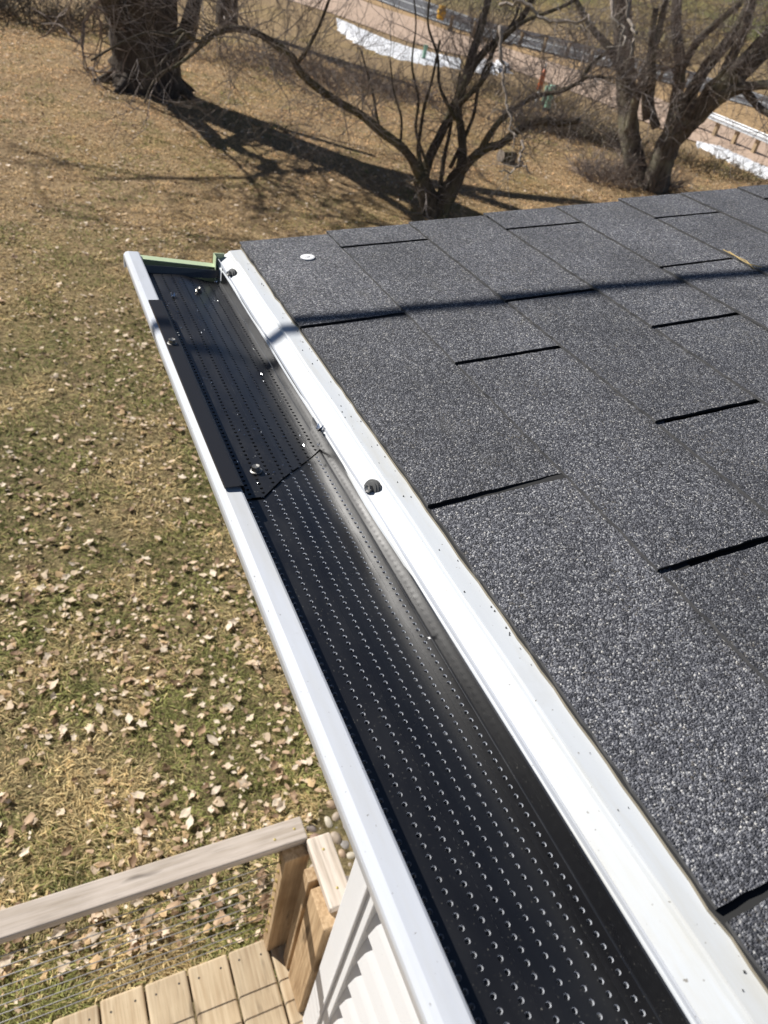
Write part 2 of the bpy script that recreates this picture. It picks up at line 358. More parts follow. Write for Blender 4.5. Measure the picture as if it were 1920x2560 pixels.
# starter strip: its sandy edge shows along the eave
m = MB(); o = ragged((-.0012, Y0), (-.0012, YE - .01), 160, .0005) + [(-.0012, YE - .01), (.16, YE - .01), (.16, Y0)]
m.v = [roofp(s, y, -.0064) for s, y in o] + [roofp(s, y, -.0036) for s, y in o]; n = len(o)
m.f = [tuple(range(n)), tuple(n + k for k in range(n))] + [(k, (k + 1) % n, n + (k + 1) % n, n + k) for k in range(n)]
so_ = m.build('starter_strip', MAT['edge'], roof); so_.data.materials.append(MAT['sand_edge']); so_.data.polygons.foreach_set('material_index', [0, 0] + [1] * n)
# drip edge: profile (x, z) bent sheet, far short piece lapped under the long one
tp = math.tan(PITCH)
def drip(name, y0, y1, dz, seg, flare=None):
    P = [(.04, .04 * tp - .0066), (-.0040, -.0070), (-.0146, -.0084), (-.0152, -.0096), (-.0158, -.0087), (-.0166, -.0095), (-.0178, -.0115), (-.0255, -.0160), (-.0325, -.0200), (-.0350, -.0215), (-.0358, -.0232), (-.0345, -.0245)]
    m = MB(); m.extr([(x, z + dz) for x, z in P] + [(x + .0012, z + dz - .0012) for x, z in reversed(P)], y0, y1, True, seg)
    if flare:
        v2 = []
        for (x, y, z) in m.v:
            t = math.exp(-((y - flare) / .05) ** 2) * max(0, min(1, (-.018 - x) / .018)); v2.append((x - .003 * t, y, z + .001 * t + .0004 * math.sin(y * 37) * (x < -.015)))
        m.v = v2
    return m.build(name, MAT['drip'], house, smooth=False)
drip('drip_edge', Y0, .930, 0, 90, .40); drip('drip_edge', .9305, .975, -.002, 2)
m = MB(); m.box(-.012, .010, Y0, .955, -.20, -.034); m.build('fascia', MAT['siding'], house)
m = MB(); m.prism([(.010, Y0, -.19), (.40, Y0, -.19), (.40, .955, -.19), (.010, .955, -.19)], [(.010, Y0, -.18), (.40, Y0, -.18), (.40, .955, -.18), (.010, .955, -.18)]); m.build('soffit', MAT['siding'], house)
m = MB(); m.prism([(.0, .955, -.20), (3.2, .955, .27), (3.2, .972, .27), (.0, .972, -.20)], [(.0, .955, -.033), (3.2, .955, 3.2 * tp - .036), (3.2, .972, 3.2 * tp - .036), (.0, .972, -.033)]); m.build('rake_board', MAT['siding'], house)
WX, WY = .392, .745
m = MB(); m.box(WX, 3.2, -1.3, WY - .012, -3.4, -.18); wall = m.build('wall', MAT['siding'], house)
pk = MB(); e = .185
pk.extr([(WX - .026, 0), (WX - .0200, .080), (WX - .0170, .100), (WX - .0105, .135), (WX - .003, e), (WX - .001, e), (WX - .001, 0)], -1.29, .628, True)
pme = pk.mesh('siding_plank', MAT['siding'])
for k in range(15):
    o = link('siding_plank', pme, wall); o.location = (0, 0, -.28 - (k + 1) * e + .001)
m = MB()
m.extr([(0, 0)], 0, 0) if False else None
m.box(WX - .042, WX + .10, .668, WY, -3.2, -.19); m.box(WX - .046, WX - .012, .655, .6675, -3.2, -.19); m.box(WX - .036, WX - .006, .620, .6545, -3.2, -.19)
m.build('corner_trim', MAT['siding'], house, bevel=.003)
# white cap disc nailed on the shingle
m = MB(); c0 = Vector(roofp(.0735, .902, .0)); q = Matrix.Translation(c0) @ Matrix.Rotation(-PITCH, 4, 'Y')
m.lathe([(.0096, -.001), (.0098, .0004), (.0080, .0009), (.0035, .0008), (.0028, .0016)], 24, q); tag(m.build('nail_cap', MAT['siding'], roof, smooth=False), 'round white plastic nail cap on the first shingle course')
# service mast that carries the overhead cable, uphill and out of the picture
A = Vector((-.019, .727, -.003)) + sdir * 1.55; B = Vector((.668, .667, .103)) + sdir * 1.55; dv = (B - A).normalized()
mast = A + dv * 3.3
m = MB(); zr = mast.x * tp; m.tube([(mast.x, mast.y, zr - .1), (mast.x, mast.y, mast.z + .05)], .025, 12); m.build('service_mast', MAT['galv'], house)
oc = MB(); pts = []
for k in range(25):
    t = -14 + 17.3 * k / 24; pts.append(A + dv * t + Vector((0, 0, .012 * (t - 3.3) * (t + .4) * .08)))
oc.tube(pts, .0095, 8)
tag(oc.build('overhead_cable', MAT['edge'], smooth=True), 'black overhead cable passing above the roof, casting the dark line on the shingles', 'cable')

# ------------------------------------------------------------------ gutter
gut = thing('rain_gutter', 'white aluminium rain gutter running along the eave, open at the top', 'gutter', (-.09, 0, -.11))
GY1 = .968
outer = [(-.1372, -.0185), (-.1368, -.0155), (-.1385, -.0145), (-.1505, -.0142), (-.1540, -.0152), (-.1560, -.0178), (-.1563, -.0210), (-.1553, -.0262), (-.1533, -.0340), (-.1500, -.0360), (-.1490, -.0470), (-.1440, -.0640), (-.1330, -.0790), (-.1190, -.0880), (-.1130, -.1000), (-.0330, -.1000), (-.0330, -.0180)]
inner = [(-.0342, -.0180), (-.0342, -.0985), (-.1115, -.0985), (-.1175, -.0868), (-.1315, -.0778), (-.1425, -.0632), (-.1475, -.0466), (-.1488, -.0352), (-.1518, -.0333), (-.1545, -.0210), (-.1530, -.0168), (-.1500, -.0160), (-.1400, -.0162)]
m = MB(); m.extr(outer + inner, Y0, GY1, True, 24)
m.v = [(x + .0006 * math.sin(y * 5.1 + 1) * (x < -.1), y, z + .0005 * math.sin(y * 7.3)) for x, y, z in m.v]
g_ = m.build('trough', MAT['white'], gut, bevel=0)
cap = MB(); prof = [(-.1365, -.0215), (-.1440, -.0640), (-.1330, -.0790), (-.1190, -.0880), (-.1130, -.1000), (-.0330, -.1000), (-.0330, -.0285)]
cap.prism([(x, GY1 - .0015, z) for x, z in prof], [(x, GY1 + .0008, z) for x, z in prof])
cap.prism([(-.1372, GY1 - .011, -.0205), (-.0350, GY1 - .011, -.0290), (-.0350, GY1 + .001, -.0282), (-.1372, GY1 + .001, -.0197)], [(-.1372, GY1 - .011, -.0193), (-.0350, GY1 - .011, -.0278), (-.0350, GY1 + .001, -.0270), (-.1372, GY1 + .001, -.0185)])
tag(cap.build('end_cap', MAT['green'], gut), 'pale green stained end cap closing the far end of the gutter')
m = MB(); m.box(-.0395, -.0385, GY1 - .016, GY1 + .001, -.045, -.0120); m.box(-.0395, -.0240, GY1 - .0005, GY1 + .0012, -.045, -.0120); m.build('corner_tab', MAT['green'], gut)
m = MB(); m.prism([(-.1568, GY1 - .004, -.036), (-.137, GY1 - .004, -.022), (-.137, GY1 + .0014, -.022), (-.1568, GY1 + .0014, -.036)], [(-.1568, GY1 - .004, -.0175), (-.139, GY1 - .004, -.0136), (-.139, GY1 + .0014, -.0136), (-.1568, GY1 + .0014, -.0175)]); m.build('lip_cap', MAT['white'], gut, bevel=.0015)

def orient(p, nrm): return Matrix.Translation(Vector(p)) @ Vector(nrm).to_track_quat('Z', 'Y').to_matrix().to_4x4()
def screw(parent, p, nrm, s=1.0, washer=True, name='hex_screw', label=None):
    Q = orient(p, nrm); w = MB()
    if washer: w.lathe([(.0090 * s, -.002), (.0090 * s, .0008), (.0084 * s, .0016), (.0070 * s, .0018), (.0066 * s, .0028), (.0050 * s, .0030)], 24, Q)
    else: w.lathe([(.0052 * s, -.001), (.0052 * s, .0008), (.0040 * s, .0012)], 20, Q)
    o = w.build(name, MAT['rubber' if washer else 'steel'], parent)
    h = MB(); b = .0028 if washer else .0012
    h.lathe([(.0038 * s, b), (.0038 * s, b + .0034), (.0033 * s, b + .0042), (.0012 * s, b + .0037)], 6, Q @ Matrix.Rotation(.4, 4, 'Z')); h.build('screw_head', MAT['steel'], o)
    if label: o['label'] = label
    return o
dn = Vector((-.62, 0.05, .72)).normalized(); dn2 = Vector((-.86, -.28, .42)).normalized()
screw(gut, (-.0268, .4275, -.0172), dn2, 1.0, label='grey sealing washer and hex screw at mid gutter on the drip edge')
screw(gut, (-.0290, .9070, -.0185), dn2, .95, label='grey sealing washer and hex screw near the gutter corner')

# ------------------------------------------------------------------ perforated guard panels
ROWX = [-.2747 + .367 * r for r in (.4000, .4327, .4655, .4985, .5310, .5638, .5965, .6295)]
DX = .01202; DY = .00628; HR = .00150; ZG = -.0320
def gprof(x): # gentle hollow, rising towards the back flange
    xs = np.array([-.2, -.100, -.080, -.052, -.043, .0]); sg = np.array([0, 0, .25, .19, .02, 0]); q = np.linspace(-.11, min(x, -.03), 32)
    return ZG - (float(np.sum(np.interp(q, xs, sg))) * (q[1] - q[0]) if x > -.105 else 0.0) - .0003 * math.sin((x + .14) * 40)
def guard_mesh(y0, y1, dz, offs=0.0, cut=None, wall=1):
    m = MB(); ny = int((y1 - y0) / DY); cx = [math.cos(2 * math.pi * (k + .5) / 12) for k in range(12)]
    sq = [(1, .27), (.27 + .4, 1), (0, 1), (-.67, 1), (-1, .27), (-1, -.27)]
    ring = []
    for k in range(12):
        t = 2 * math.pi * k / 12; c, s = math.cos(t), math.sin(t); q = max(abs(c), abs(s)); ring.append((c / q, s / q))
    ang = [2 * math.pi * k / 12 for k in range(12)]
    # 16 points so that the corners are in the ring
    ang = [math.pi / 8 * k for k in range(16)]; ring = [(math.cos(a) / max(abs(math.cos(a)), abs(math.sin(a))), math.sin(a) / max(abs(math.cos(a)), abs(math.sin(a)))) for a in ang]
    walls = []
    for x in ROWX:
        for j in range(ny):
            yc = y0 + (j + .5) * DY; jit = RNG.normal(0, .00008, 2); i = len(m.v); xh = x + offs + jit[0]
            for a, b in ring: m.v.append((x + offs + a * DX / 2, yc + b * DY / 2, 0))
            for a in ang: m.v.append((xh + HR * math.cos(a), yc + jit[1] + HR * math.sin(a), 0))
            for a in ang: m.v.append((xh + HR * .80 * math.cos(a), yc + jit[1] + HR * .80 * math.sin(a), -.0008))
            for k in range(16):
                k2 = (k + 1) % 16; m.f.append((i + k, i + k2, i + 16 + k2, i + 16 + k)); m.f.append((i + 16 + k, i + 16 + k2, i + 32 + k2, i + 32 + k)); walls.append(len(m.f) - 1)
    y1 = y0 + ny * DY
    xa, xb = ROWX[0] - DX / 2 + offs, ROWX[-1] + DX / 2 + offs
    n = 60
    def band(P):
        b = len(m.v)
        for j in range(n + 1):
            for (x, z) in P: m.v.append((x, y0 + (y1 - y0) * j / n, z))
        for j in range(n):
            for k in range(len(P) - 1): q = b + j * len(P) + k; m.f.append((q, q + len(P), q + len(P) + 1, q + 1))
    band([(-.1420, -.0012 + .004), (-.1385, -.0004), (xa, 0)])
    zb = gprof(xb)
    band([(xb, 0), (xb + .0006, .0006), (xb + .0010, .0020), (xb + .0013, .0185), (xb + .0021, .0195)])
    m.v = [(x, y, z + gprof(min(x, xb)) + dz + .00025 * math.sin(y * 23 + x * 40)) for x, y, z in m.v]
    me = m.mesh('sheet', MAT['black'], False); me.materials.append(MAT['cut']); mi = np.zeros(len(m.f), np.int32); mi[walls] = wall; me.polygons.foreach_set('material_index', mi)
    bm = bmesh.new(); bm.from_mesh(me); bmesh.ops.remove_doubles(bm, verts=bm.verts, dist=.00002)
    if cut:
        for co, no in cut: bmesh.ops.bisect_plane(bm, geom=bm.verts[:] + bm.edges[:] + bm.faces[:], plane_co=co, plane_no=no, clear_outer=True)
    bmesh.ops.recalc_face_normals(bm, faces=bm.faces); 
    up = sum(f.normal.z * f.calc_area() for f in bm.faces)
    if up < 0: bmesh.ops.reverse_faces(bm, faces=bm.faces)
    for f in bm.faces: f.smooth = True
    for ed in bm.edges:
        if len(ed.link_faces) == 2 and ed.calc_face_angle(0) > .6: ed.smooth = False
    bm.to_mesh(me); bm.free(); return me
near_g = thing('gutter_guard', 'long near black perforated gutter guard panel reaching to the bottom edge', 'gutter guard', (-.09, 0, -.033), 'black gutter guard panels')
link('sheet', guard_mesh(-.55, .560, 0), near_g)
far_g = thing('gutter_guard', 'far black perforated guard panel with diagonally cut end and bent front strip', 'gutter guard', (-.09, .7, -.031), 'black gutter guard panels')
pa, pb = Vector((-.0427, .5201, 0)), Vector((-.1152, .4505, 0)); d = pb - pa; nn = Vector((d.y, -d.x, 0)).normalized()
if nn.dot(Vector((0, -1, 0))) < 0: nn = -nn
link('sheet', guard_mesh(.44, .940, .0016, .0016, [(pa, nn), (Vector((0, .4505, 0)), Vector((0, -1, 0)))], 0), far_g)
m = MB(); m.extr([(-.141, -.0335), (-.037, -.0335)], .9385, .9385 + .0012, False); m.v = []; m.f = []
m.prism([(-.137, .9395, -.036), (-.036, .9395, -.036), (-.036, .9410, -.036), (-.137, .9410, -.036)], [(-.137, .9440, -.0225), (-.038, .9440, -.0270), (-.038, .9452, -.0270), (-.137, .9452, -.0225)])
m.build('end_flange', MAT['black'], far_g)
# bent strip hooked over the front lip
m = MB(); m.extr([(-.1506, -.0138), (-.1502, -.0128), (-.1380, -.0126), (-.1362, -.0132), (-.1352, -.0158), (-.1350, -.0255), (-.1338, -.0268)], .4435, .8090, False, 40)
m.v = [(x, y, z + .0005 * math.sin(y * 19) + .0006 * math.exp(-(y - .4435) * 60)) for x, y, z in m.v]
so_ = m.build('front_strip', MAT['blackm'], far_g); s2 = so_.modifiers.new('solid', 'SOLIDIFY'); s2.thickness = .0007; s2.offset = 1
screw(far_g, (-.1447, .6985, -.0126), (0, 0, 1), 1.0, False, label='screw through the bent front strip')
screw(far_g, (-.1118, .4870, gprof(-.112) + .0016), (-.1, .1, 1), 1.05, False, label='hex screw near the diagonal panel end')
screw(far_g, (-.0757, .8888, gprof(-.0757) + .0022), (-.2, -.3, 1), .8, False, label='screw near the far end of the panel')
def torn(parent, p, s, k, name='torn_metal'):
    rr = random.Random(k); m = MB(); p = Vector(p)
    for a in range(7):
        t = a * .9 + rr.random(); u = Vector((math.cos(t), math.sin(t), 0)); w = Vector((-u.y, u.x, 0)); b = p + u * s * .35
        m.quad(b - w * s * .3, b + w * s * .3, b + u * s * .35 + Vector((0, 0, s * (.5 + rr.random() * .6))) + w * s * .2 * (rr.random() - .5))
    return m.build(name, MAT['torn'], parent)
torn(far_g, (-.1127, .8609, gprof(-.1127) + .0020), .006, 1); torn(far_g, (-.0385, .5306, -.0212), .0065, 3); torn(far_g, (-.043, .516, -.0295), .003, 5); torn(far_g, (-.050, .905, -.028), .003, 9)
# white swarf specks left on the black sheet
m = MB()
for k in range(70):
    y = random.uniform(.44, .90); x = random.uniform(-.132, -.045); s = random.uniform(.0004, .0012); a = random.random() * 6; z = gprof(x) + .0026
    c_, s_ = math.cos(a) * s, math.sin(a) * s; m.quad((x - c_ * 1.6, y - s_ * 1.6, z), (x + s_ * .6, y - c_ * .6, z + .0004), (x + c_ * 1.6, y + s_ * 1.6, z), (x - s_ * .6, y + c_ * .6, z + .0004))
tag(m.build('metal_swarf', MAT['torn']), 'tiny bright metal shavings scattered on the far guard panel', 'shavings', kind='stuff')

m = MB()
for k in range(48):
    y = random.uniform(0, .96); t = random.random() ** 2; x = -.002 - .013 * t; z = -.0069 + (x + .004) * .137 + .0006; q_ = random.uniform(.0003, .0007)
    m.prism([(x - q_, y - q_ * .7, z - q_), (x + q_, y - q_, z - q_), (x, y + q_, z - q_)], [(x - q_ * .6, y - q_ * .5, z + q_ * .5), (x + q_ * .5, y - q_ * .4, z + q_ * .6), (x, y + q_ * .6, z + q_ * .4)])
tag(m.build('loose_grit', MAT['edge']), 'dark loose shingle grit lying on the white drip edge', 'grit', kind='stuff')
# ------------------------------------------------------------------ dry needles on the roof
m = MB()
def rn(px, py, n=.003):
    v = ray(px, py); nr = Vector((-math.sin(PITCH), 0, math.cos(PITCH))); t = (nr.dot(-CAMP) + n) / nr.dot(v); return CAMP + v * t
for L in ([(1808, 624), (1830, 636), (1850, 645), (1866, 652), (1885, 672)], [(1822, 628), (1850, 648), (1872, 660), (1905, 668)]):
    m.tube([rn(a, b, .002) for a, b in L], .0006, 5)
tag(m.build('dry_needle', M('straw', (.50, .36, .14), .7)), 'yellow dry pine needle pair lying on the shingles at right', 'twig')

# ------------------------------------------------------------------ deck, railing, stone bed
DZ = CAMP.z - 3.2
deck = thing('deck', 'tan wooden deck of rounded boards beside the white wall', 'deck', (-.8, 0, -3.25))
n_ = MB(); n_.lathe([(.0042, -.001), (.0042, .0006)], 8); scr_me = n_.mesh('deck_screw', MAT['dark'])
bw, pit = .1548, .1616; bx = .301
for k in range(-15, 2):
    x0 = bx + (k - 1) * pit + .0034; x1 = x0 + bw; x1 = min(x1, .46); e = random.uniform(-.006, .006) + (-.10 if x1 > .36 and k == 1 else 0)
    ye = 1.066 + e if k < 1 else 1.066 + e + .10
    m = MB(); y0b = -3.2
    m.prism([(x0, y0b, DZ - .028), (x1, y0b, DZ - .028), (x1, ye, DZ - .028), (x0, ye, DZ - .028)], [(x0, y0b, DZ), (x1, y0b, DZ), (x1, ye, DZ), (x0, ye, DZ)])
    if k == 1:   # board beside the house is cut short of the wall
        pass
    bo = m.build('deck_board', MAT['board'], deck, bevel=.009, bseg=3)
    if k > -7:
        for (fx, yy) in ((.22, 1.02), (.78, 1.015), (.2, .60), (.8, .605)):
            so_ = link('deck_screw', scr_me, bo); so_.location = (x0 + bw * fx, yy + random.uniform(-.01, .01), DZ)
m = MB(); m.box(-2.3, .46, 1.015, 1.050, DZ - .24, DZ - .029); m.build('rim_joist', MAT['post'], deck)
m = MB()
for xx in (-2.1, -.9, .2): m.box(xx, xx + .09, .9, .99, -3.4, DZ - .029)
m.box(-2.3, .46, .45, .49, DZ - .22, DZ - .03); m.build('joist', MAT['dark'], deck)

rail = thing('deck_railing', 'weathered wooden deck railing with steel cables at lower left', 'railing', (-.8, 1.05, DZ))
ZT = CAMP.z - 2.395; ZB = ZT - .038
m = MB(); m.box(-2.6, .381, 1.055, 1.140, ZB, ZT); tag(m.build('top_rail', MAT['rail'], rail, bevel=.006, bseg=3), 'long grey weathered top rail')
m = MB(); m.box(.374, .460, .808, 1.053, ZB, ZT); tag(m.build('top_rail', MAT['railY'], rail, bevel=.007, bseg=3), 'short grey cap board with two nails beside the wall')
for (xx, yy) in ((.418, .865), (.418, 1.00), (.345, 1.10), (.27, 1.085)):
    m = MB(); m.lathe([(.0045, ZT - .001), (.0045, ZT + .001), (.003, ZT + .0016)], 10, Matrix.Translation((xx, yy, 0))); m.build('rail_nail', MAT['nail'], rail)
m = MB(); m.box(.288, .381, 1.016, 1.072, DZ + .001, ZB - .001); p1 = m.build('post', MAT['post'], rail, bevel=.004)
for k in range(10):
    zz = DZ + .135 + k * .0715
    if zz > ZB - .02: break
    cs = MB(); cs.lathe([(.0075, 0), (.0075, .004), (.004, .0055)], 10, orient((.2885, 1.047 , zz), (-1, 0, 0))); cs.build('cable_fitting', MAT['nail'], p1)
m = MB(); m.box(.343, .432, .926, .974, DZ + .001, ZB - .001); m.build('post', MAT['post'], rail, bevel=.004)
m = MB(); m.box(.342, .440, .768, .905, DZ + .001, ZB - .001); m.build('post', MAT['post'], rail, bevel=.005)
m = MB(); m.box(-2.3, -2.21, 1.055, 1.14, DZ - .2, ZB - .001); m.build('post', MAT['post'], rail, bevel=.004)
for k in range(10):
    zz = DZ + .135 + k * .0715
    if zz > ZB - .02: break
    m = MB(); pts = [(x, 1.047 + (.03 if x < -2.1 else 0), zz + .002 * math.sin(x * 2 + k)) for x in np.linspace(-2.22, .293, 14)]; m.tube(pts, .0021, 6, True); m.build('cable', MAT['cable'], rail, smooth=True)

bed = MB(); bed.prism([(.44, .76, -3.33), (4.5, .76, -3.33), (4.5, 1.80, -3.33), (.96, 1.80, -3.33), (.44, 1.42, -3.33)], [(.44, .76, -3.236), (4.5, .76, -3.236), (4.5, 1.80, -3.236), (.96, 1.80, -3.236), (.44, 1.42, -3.236)]); bed = bed.build('stone_bed', MAT['stonewall']); bed['kind'] = 'structure'
def stone_mesh(seed):
    rr = np.random.default_rng(seed); bm = bmesh.new(); bmesh.ops.create_icosphere(bm, subdivisions=2, radius=1)
    a = rr.normal(0, 1, (4, 3)); s = rr.uniform(.75, 1.2, 3) * (1, 1, .62)
    for v in bm.verts:
        k = 1 + sum(.06 * math.sin(2.2 * (a[i] @ np.array(v.co)) + i) for i in range(4)); v.co = Vector((v.co.x * s[0] * k, v.co.y * s[1] * k, v.co.z * s[2] * k))
    me = bpy.data.meshes.new('stone'); bm.to_mesh(me); bm.free()
    pal = [(.42, .34, .26), (.30, .25, .22), (.50, .45, .36), (.36, .24, .18), (.22, .19, .17), (.46, .33, .22), (.33, .30, .27), (.55, .49, .38)]
    c = np.array(pal[seed % 8]); n = len(me.vertices); col = np.ones((n, 4), np.float32); col[:, :3] = c * .8 * rr.uniform(.8, 1.1, (n, 1))
    at_ = me.color_attributes.new('Col', 'FLOAT_COLOR', 'POINT'); at_.data.foreach_set('color', col.ravel()); me.materials.append(MAT['stonec'])
    me.polygons.foreach_set('use_smooth', [True] * len(me.polygons)); return me
stones = [stone_mesh(k) for k in range(16)]
placed = []; tries = 0
while len(placed) < 290 and tries < 20000:
    tries += 1; x = random.uniform(.40, 1.75); y = random.uniform(1.0, 1.80) ; r = random.uniform(.018, .038)
    if y > 1.40 and x < .44 + (y - 1.40) * 1.25: continue
    if all((x - a) ** 2 + (y - b) ** 2 > (.80 * (r + c)) ** 2 for a, b, c in placed): placed.append((x, y, r))
for i, (x, y, r) in enumerate(placed):
    o = link('stone', stones[random.randrange(16)], bed); o.location = (x, y, -3.236 + r * .30); o.scale = (r, r, r); o.rotation_euler = (random.uniform(-.25, .25), random.uniform(-.25, .25), random.random() * 6.28)

# ------------------------------------------------------------------ bare trees
def spline(P, n=5):
    P = [Vector(p) for p in P]; out = []
    for i in range(len(P) - 1):
        a, b, c, d = P[max(i - 1, 0)], P[i], P[i + 1], P[min(i + 2, len(P) - 1)]
        for k in range(n):
            t = k / n; out.append(.5 * ((2 * b) + (c - a) * t + (2 * a - 5 * b + 4 * c - d) * t * t + (3 * b - a - 3 * c + d) * t ** 3))
    return out + [P[-1]]
def limb_mesh(pts, r0, r1, n=9, wob=.06, power=.9):
    q = spline(pts); m = len(q); rad = [(r0 + (r1 - r0) * (k / (m - 1)) ** power) * random.uniform(1 - wob, 1 + wob) for k in range(m)]
    return q, rad
def grow(mb, p, d, L, r, depth, rr, droop=.0, sides=4):
    """a thin branch that forks on its way"""
    k = 4 if depth else 3; pts = [p.copy()]; d = d.normalized()
    for i in range(k):
        d = (d + Vector((rr.gauss(0, .22), rr.gauss(0, .22), rr.gauss(0, .18) - droop))).normalized(); pts.append(pts[-1] + d * L / k)
        if depth > 0 and i >= 0:
            for _ in range(1 if rr.random() < .75 else 2):
                ax = Vector((rr.gauss(0, 1), rr.gauss(0, 1), rr.gauss(0, 1) + .25)).normalized()
                grow(mb, pts[-1], (d * .75 + ax * .75), L * rr.uniform(.4, .68), r * .6, depth - 1, rr, droop, 3)
    mb.tube(pts, [r * (1 - .7 * i / k) for i in range(k + 1)], sides, False)
def tree(name, label, base, trunks, limbs, bark, twigmat, seed, twn, twL, twr, depth=2, droop=0.0, group=None, extra=None, roots=()):
    """trunks, limbs: (points, radius at start, radius at end)"""
    rr = random.Random(seed); t = thing(name, label, 'tree', base, group)
    skel = []
    for P, r0, r1 in trunks:
        q, rad = limb_mesh(P, r0, r1, 14, .05); m = MB(); m.tube(q, rad, 22, True, .10); m.build('trunk', MAT[bark], t, smooth=True); skel.append((q, rad))
    for P, r0, r1 in limbs:
        q, rad = limb_mesh(P, r0, r1); m = MB(); m.tube(q, rad, 9, True, .09); m.build('limb', MAT[bark], t, smooth=True); skel.append((q, rad))
    for P, r0, r1 in roots:
        q, rad = limb_mesh(P, r0, r1); m = MB(); m.tube(q, rad, 9, True, .08); m.build('root', MAT[bark], t, smooth=True)
    m = MB(); mp = MB(); w = [sum((a - b).length for a, b in zip(q, q[1:])) for q, _ in skel]
    for _ in range(twn):
        i = rr.choices(range(len(skel)), [x * (.35 if k < len(trunks) else (.10 if skel[k][1][0] < .045 else 1)) for k, x in enumerate(w)])[0]; q, rad = skel[i]; j = rr.randrange(int(len(q) * .25), len(q)); d = (q[min(j + 1, len(q) - 1)] - q[max(j - 1, 0)]).normalized()
        ax = Vector((rr.gauss(0, 1), rr.gauss(0, 1), rr.gauss(0, 1) + .3)).normalized()
        grow(mp if rr.random() < .4 else m, q[j], d * .5 + ax, twL * rr.uniform(.5, 1.3), min(twr * rr.uniform(.6, 1.3), rad[j] * .8), depth, rr, droop)
    m.build('crown', MAT[twigmat], t, smooth=False); mp.build('crown', MAT['sunlit_bark'], t, smooth=False)
    if extra:
        for P, r0, r1, mt in extra:
            P = [p + Vector((rr.gauss(0, .03), rr.gauss(0, .03), rr.gauss(0, .03))) for p in P]
            q, rad = limb_mesh(P, r0, r1, 9, .2); q = [p + Vector((rr.gauss(0, .012), rr.gauss(0, .012), rr.gauss(0, .012))) for p in q]; m = MB(); m.tube(q, rad, 6)
            for j in range(3, len(q), 4): grow(m, q[j], Vector((rr.gauss(0, 1), rr.gauss(0, 1), -.4)), rr.uniform(.12, .35), r1 * .7, 1, rr, .1, 3)
            m.build('dead_twig', MAT[mt], t, smooth=True)
    return t
def px(L, d0, d1): # picture directions with a distance running from d0 to d1
    n = len(L) - 1; return [at(a, b, d0 + (d1 - d0) * i / n) for i, (a, b) in enumerate(L)]
# big maple, far left
b1 = hit(372, 222); D1 = (b1 - CAMP).length
up = lambda p, *o: [p + Vector(v) for v in o]
top1 = b1 + Vector((-.1, .1, 4.2))
big_tr = [([b1 + Vector((0, 0, -.3)), b1 + Vector((0, 0, .15)), b1 + Vector((-.02, 0, .7)), b1 + Vector((-.05, .0, 2.0)), top1], .86, .55)]
roots = []
for a in range(7):
    t = a * .9 + .3; u = Vector((math.cos(t), math.sin(t), 0)); e = b1 + u * 1.15; e.z = float(gz(e.x, e.y)) - .06; roots.append(([b1 + u * .35 + Vector((0, 0, .75)), b1 + u * .62 + Vector((0, 0, .25)), e], .22, .05))
big_lb = [
    (px([(330, 60), (290, 20), (262, -60), (200, -160)], D1 - .1, D1 - 1.5), .34, .12),
    (px([(432, 130), (462, 95), (478, 40), (500, -40), (560, -200)], D1 - .1, D1), .24, .10),
    ([top1 - Vector((0, 0, .8)), top1 + Vector((.8, .3, 1.2)), top1 + Vector((1.1, .5, 2.6)), top1 + Vector((2.2, .9, 4.0))], .36, .10),
    ([top1 - Vector((0, 0, .5)), top1 + Vector((-.5, -.3, 1.4)), top1 + Vector((-.7, -1.2, 2.9)), top1 + Vector((-1.6, -1.9, 4.6))], .40, .10),
    ([top1, top1 + Vector((.2, -.6, 1.4)), top1 + Vector((.1, -1.0, 3.2)), top1 + Vector((.8, -1.6, 5.2))], .38, .10),
    ([top1 - Vector((0, 0, 1.8)), top1 + Vector((-.7, -.3, -1.6)), top1 + Vector((-1.25, -.5, -1.3)), top1 + Vector((-1.2, -.7, -.75)), top1 + Vector((-1.7, -.9, -.55))], .17, .10),
    ([top1 - Vector((0, 0, .9)), top1 + Vector((-1.2, -.6, 1.6)), top1 + Vector((-2.0, -1.6, 2.2)), top1 + Vector((-2.9, -1.5, 3.1)), top1 + Vector((-5.0, -1.9, 3.4))], .14, .04),
    ([top1 + Vector((0, 0, -.2)), top1 + Vector((-1.2, .5, .6)), top1 + Vector((-2.4, .1, .5)), top1 + Vector((-3.3, .5, 1.1)), top1 + Vector((-4.9, .2, 1.0)), top1 + Vector((-6.5, .9, 1.8))], .085, .025),
    ([top1 + Vector((-.1, 0, .9)), top1 + Vector((-1.8, -.4, 2.3)), top1 + Vector((-3.0, -1.3, 2.3)), top1 + Vector((-4.4, -.9, 2.9)), top1 + Vector((-6.5, -1.2, 3.1))], .10, .03),
    ([top1 + Vector((.1, -.2, .9)), top1 + Vector((-.3, -1.6, 1.9)), top1 + Vector((-.2, -2.8, 2.2)), top1 + Vector((-1.2, -3.6, 3.4)), top1 + Vector((-.6, -4.6, 4.2))], .15, .05),
    ([top1 + Vector((.3, .1, .4)), top1 + Vector((2.0, .2, 1.1)), top1 + Vector((4.2, .5, 1.6)), top1 + Vector((6, .6, 2.6))], .22, .06)]
tree('maple_tree', 'largest dark old maple with thick flared trunk at upper left of the lawn', b1, big_tr, big_lb, 'barkA', 'twig', 3, 85, 2.3, .04, 2, 0.0, None, None, roots)
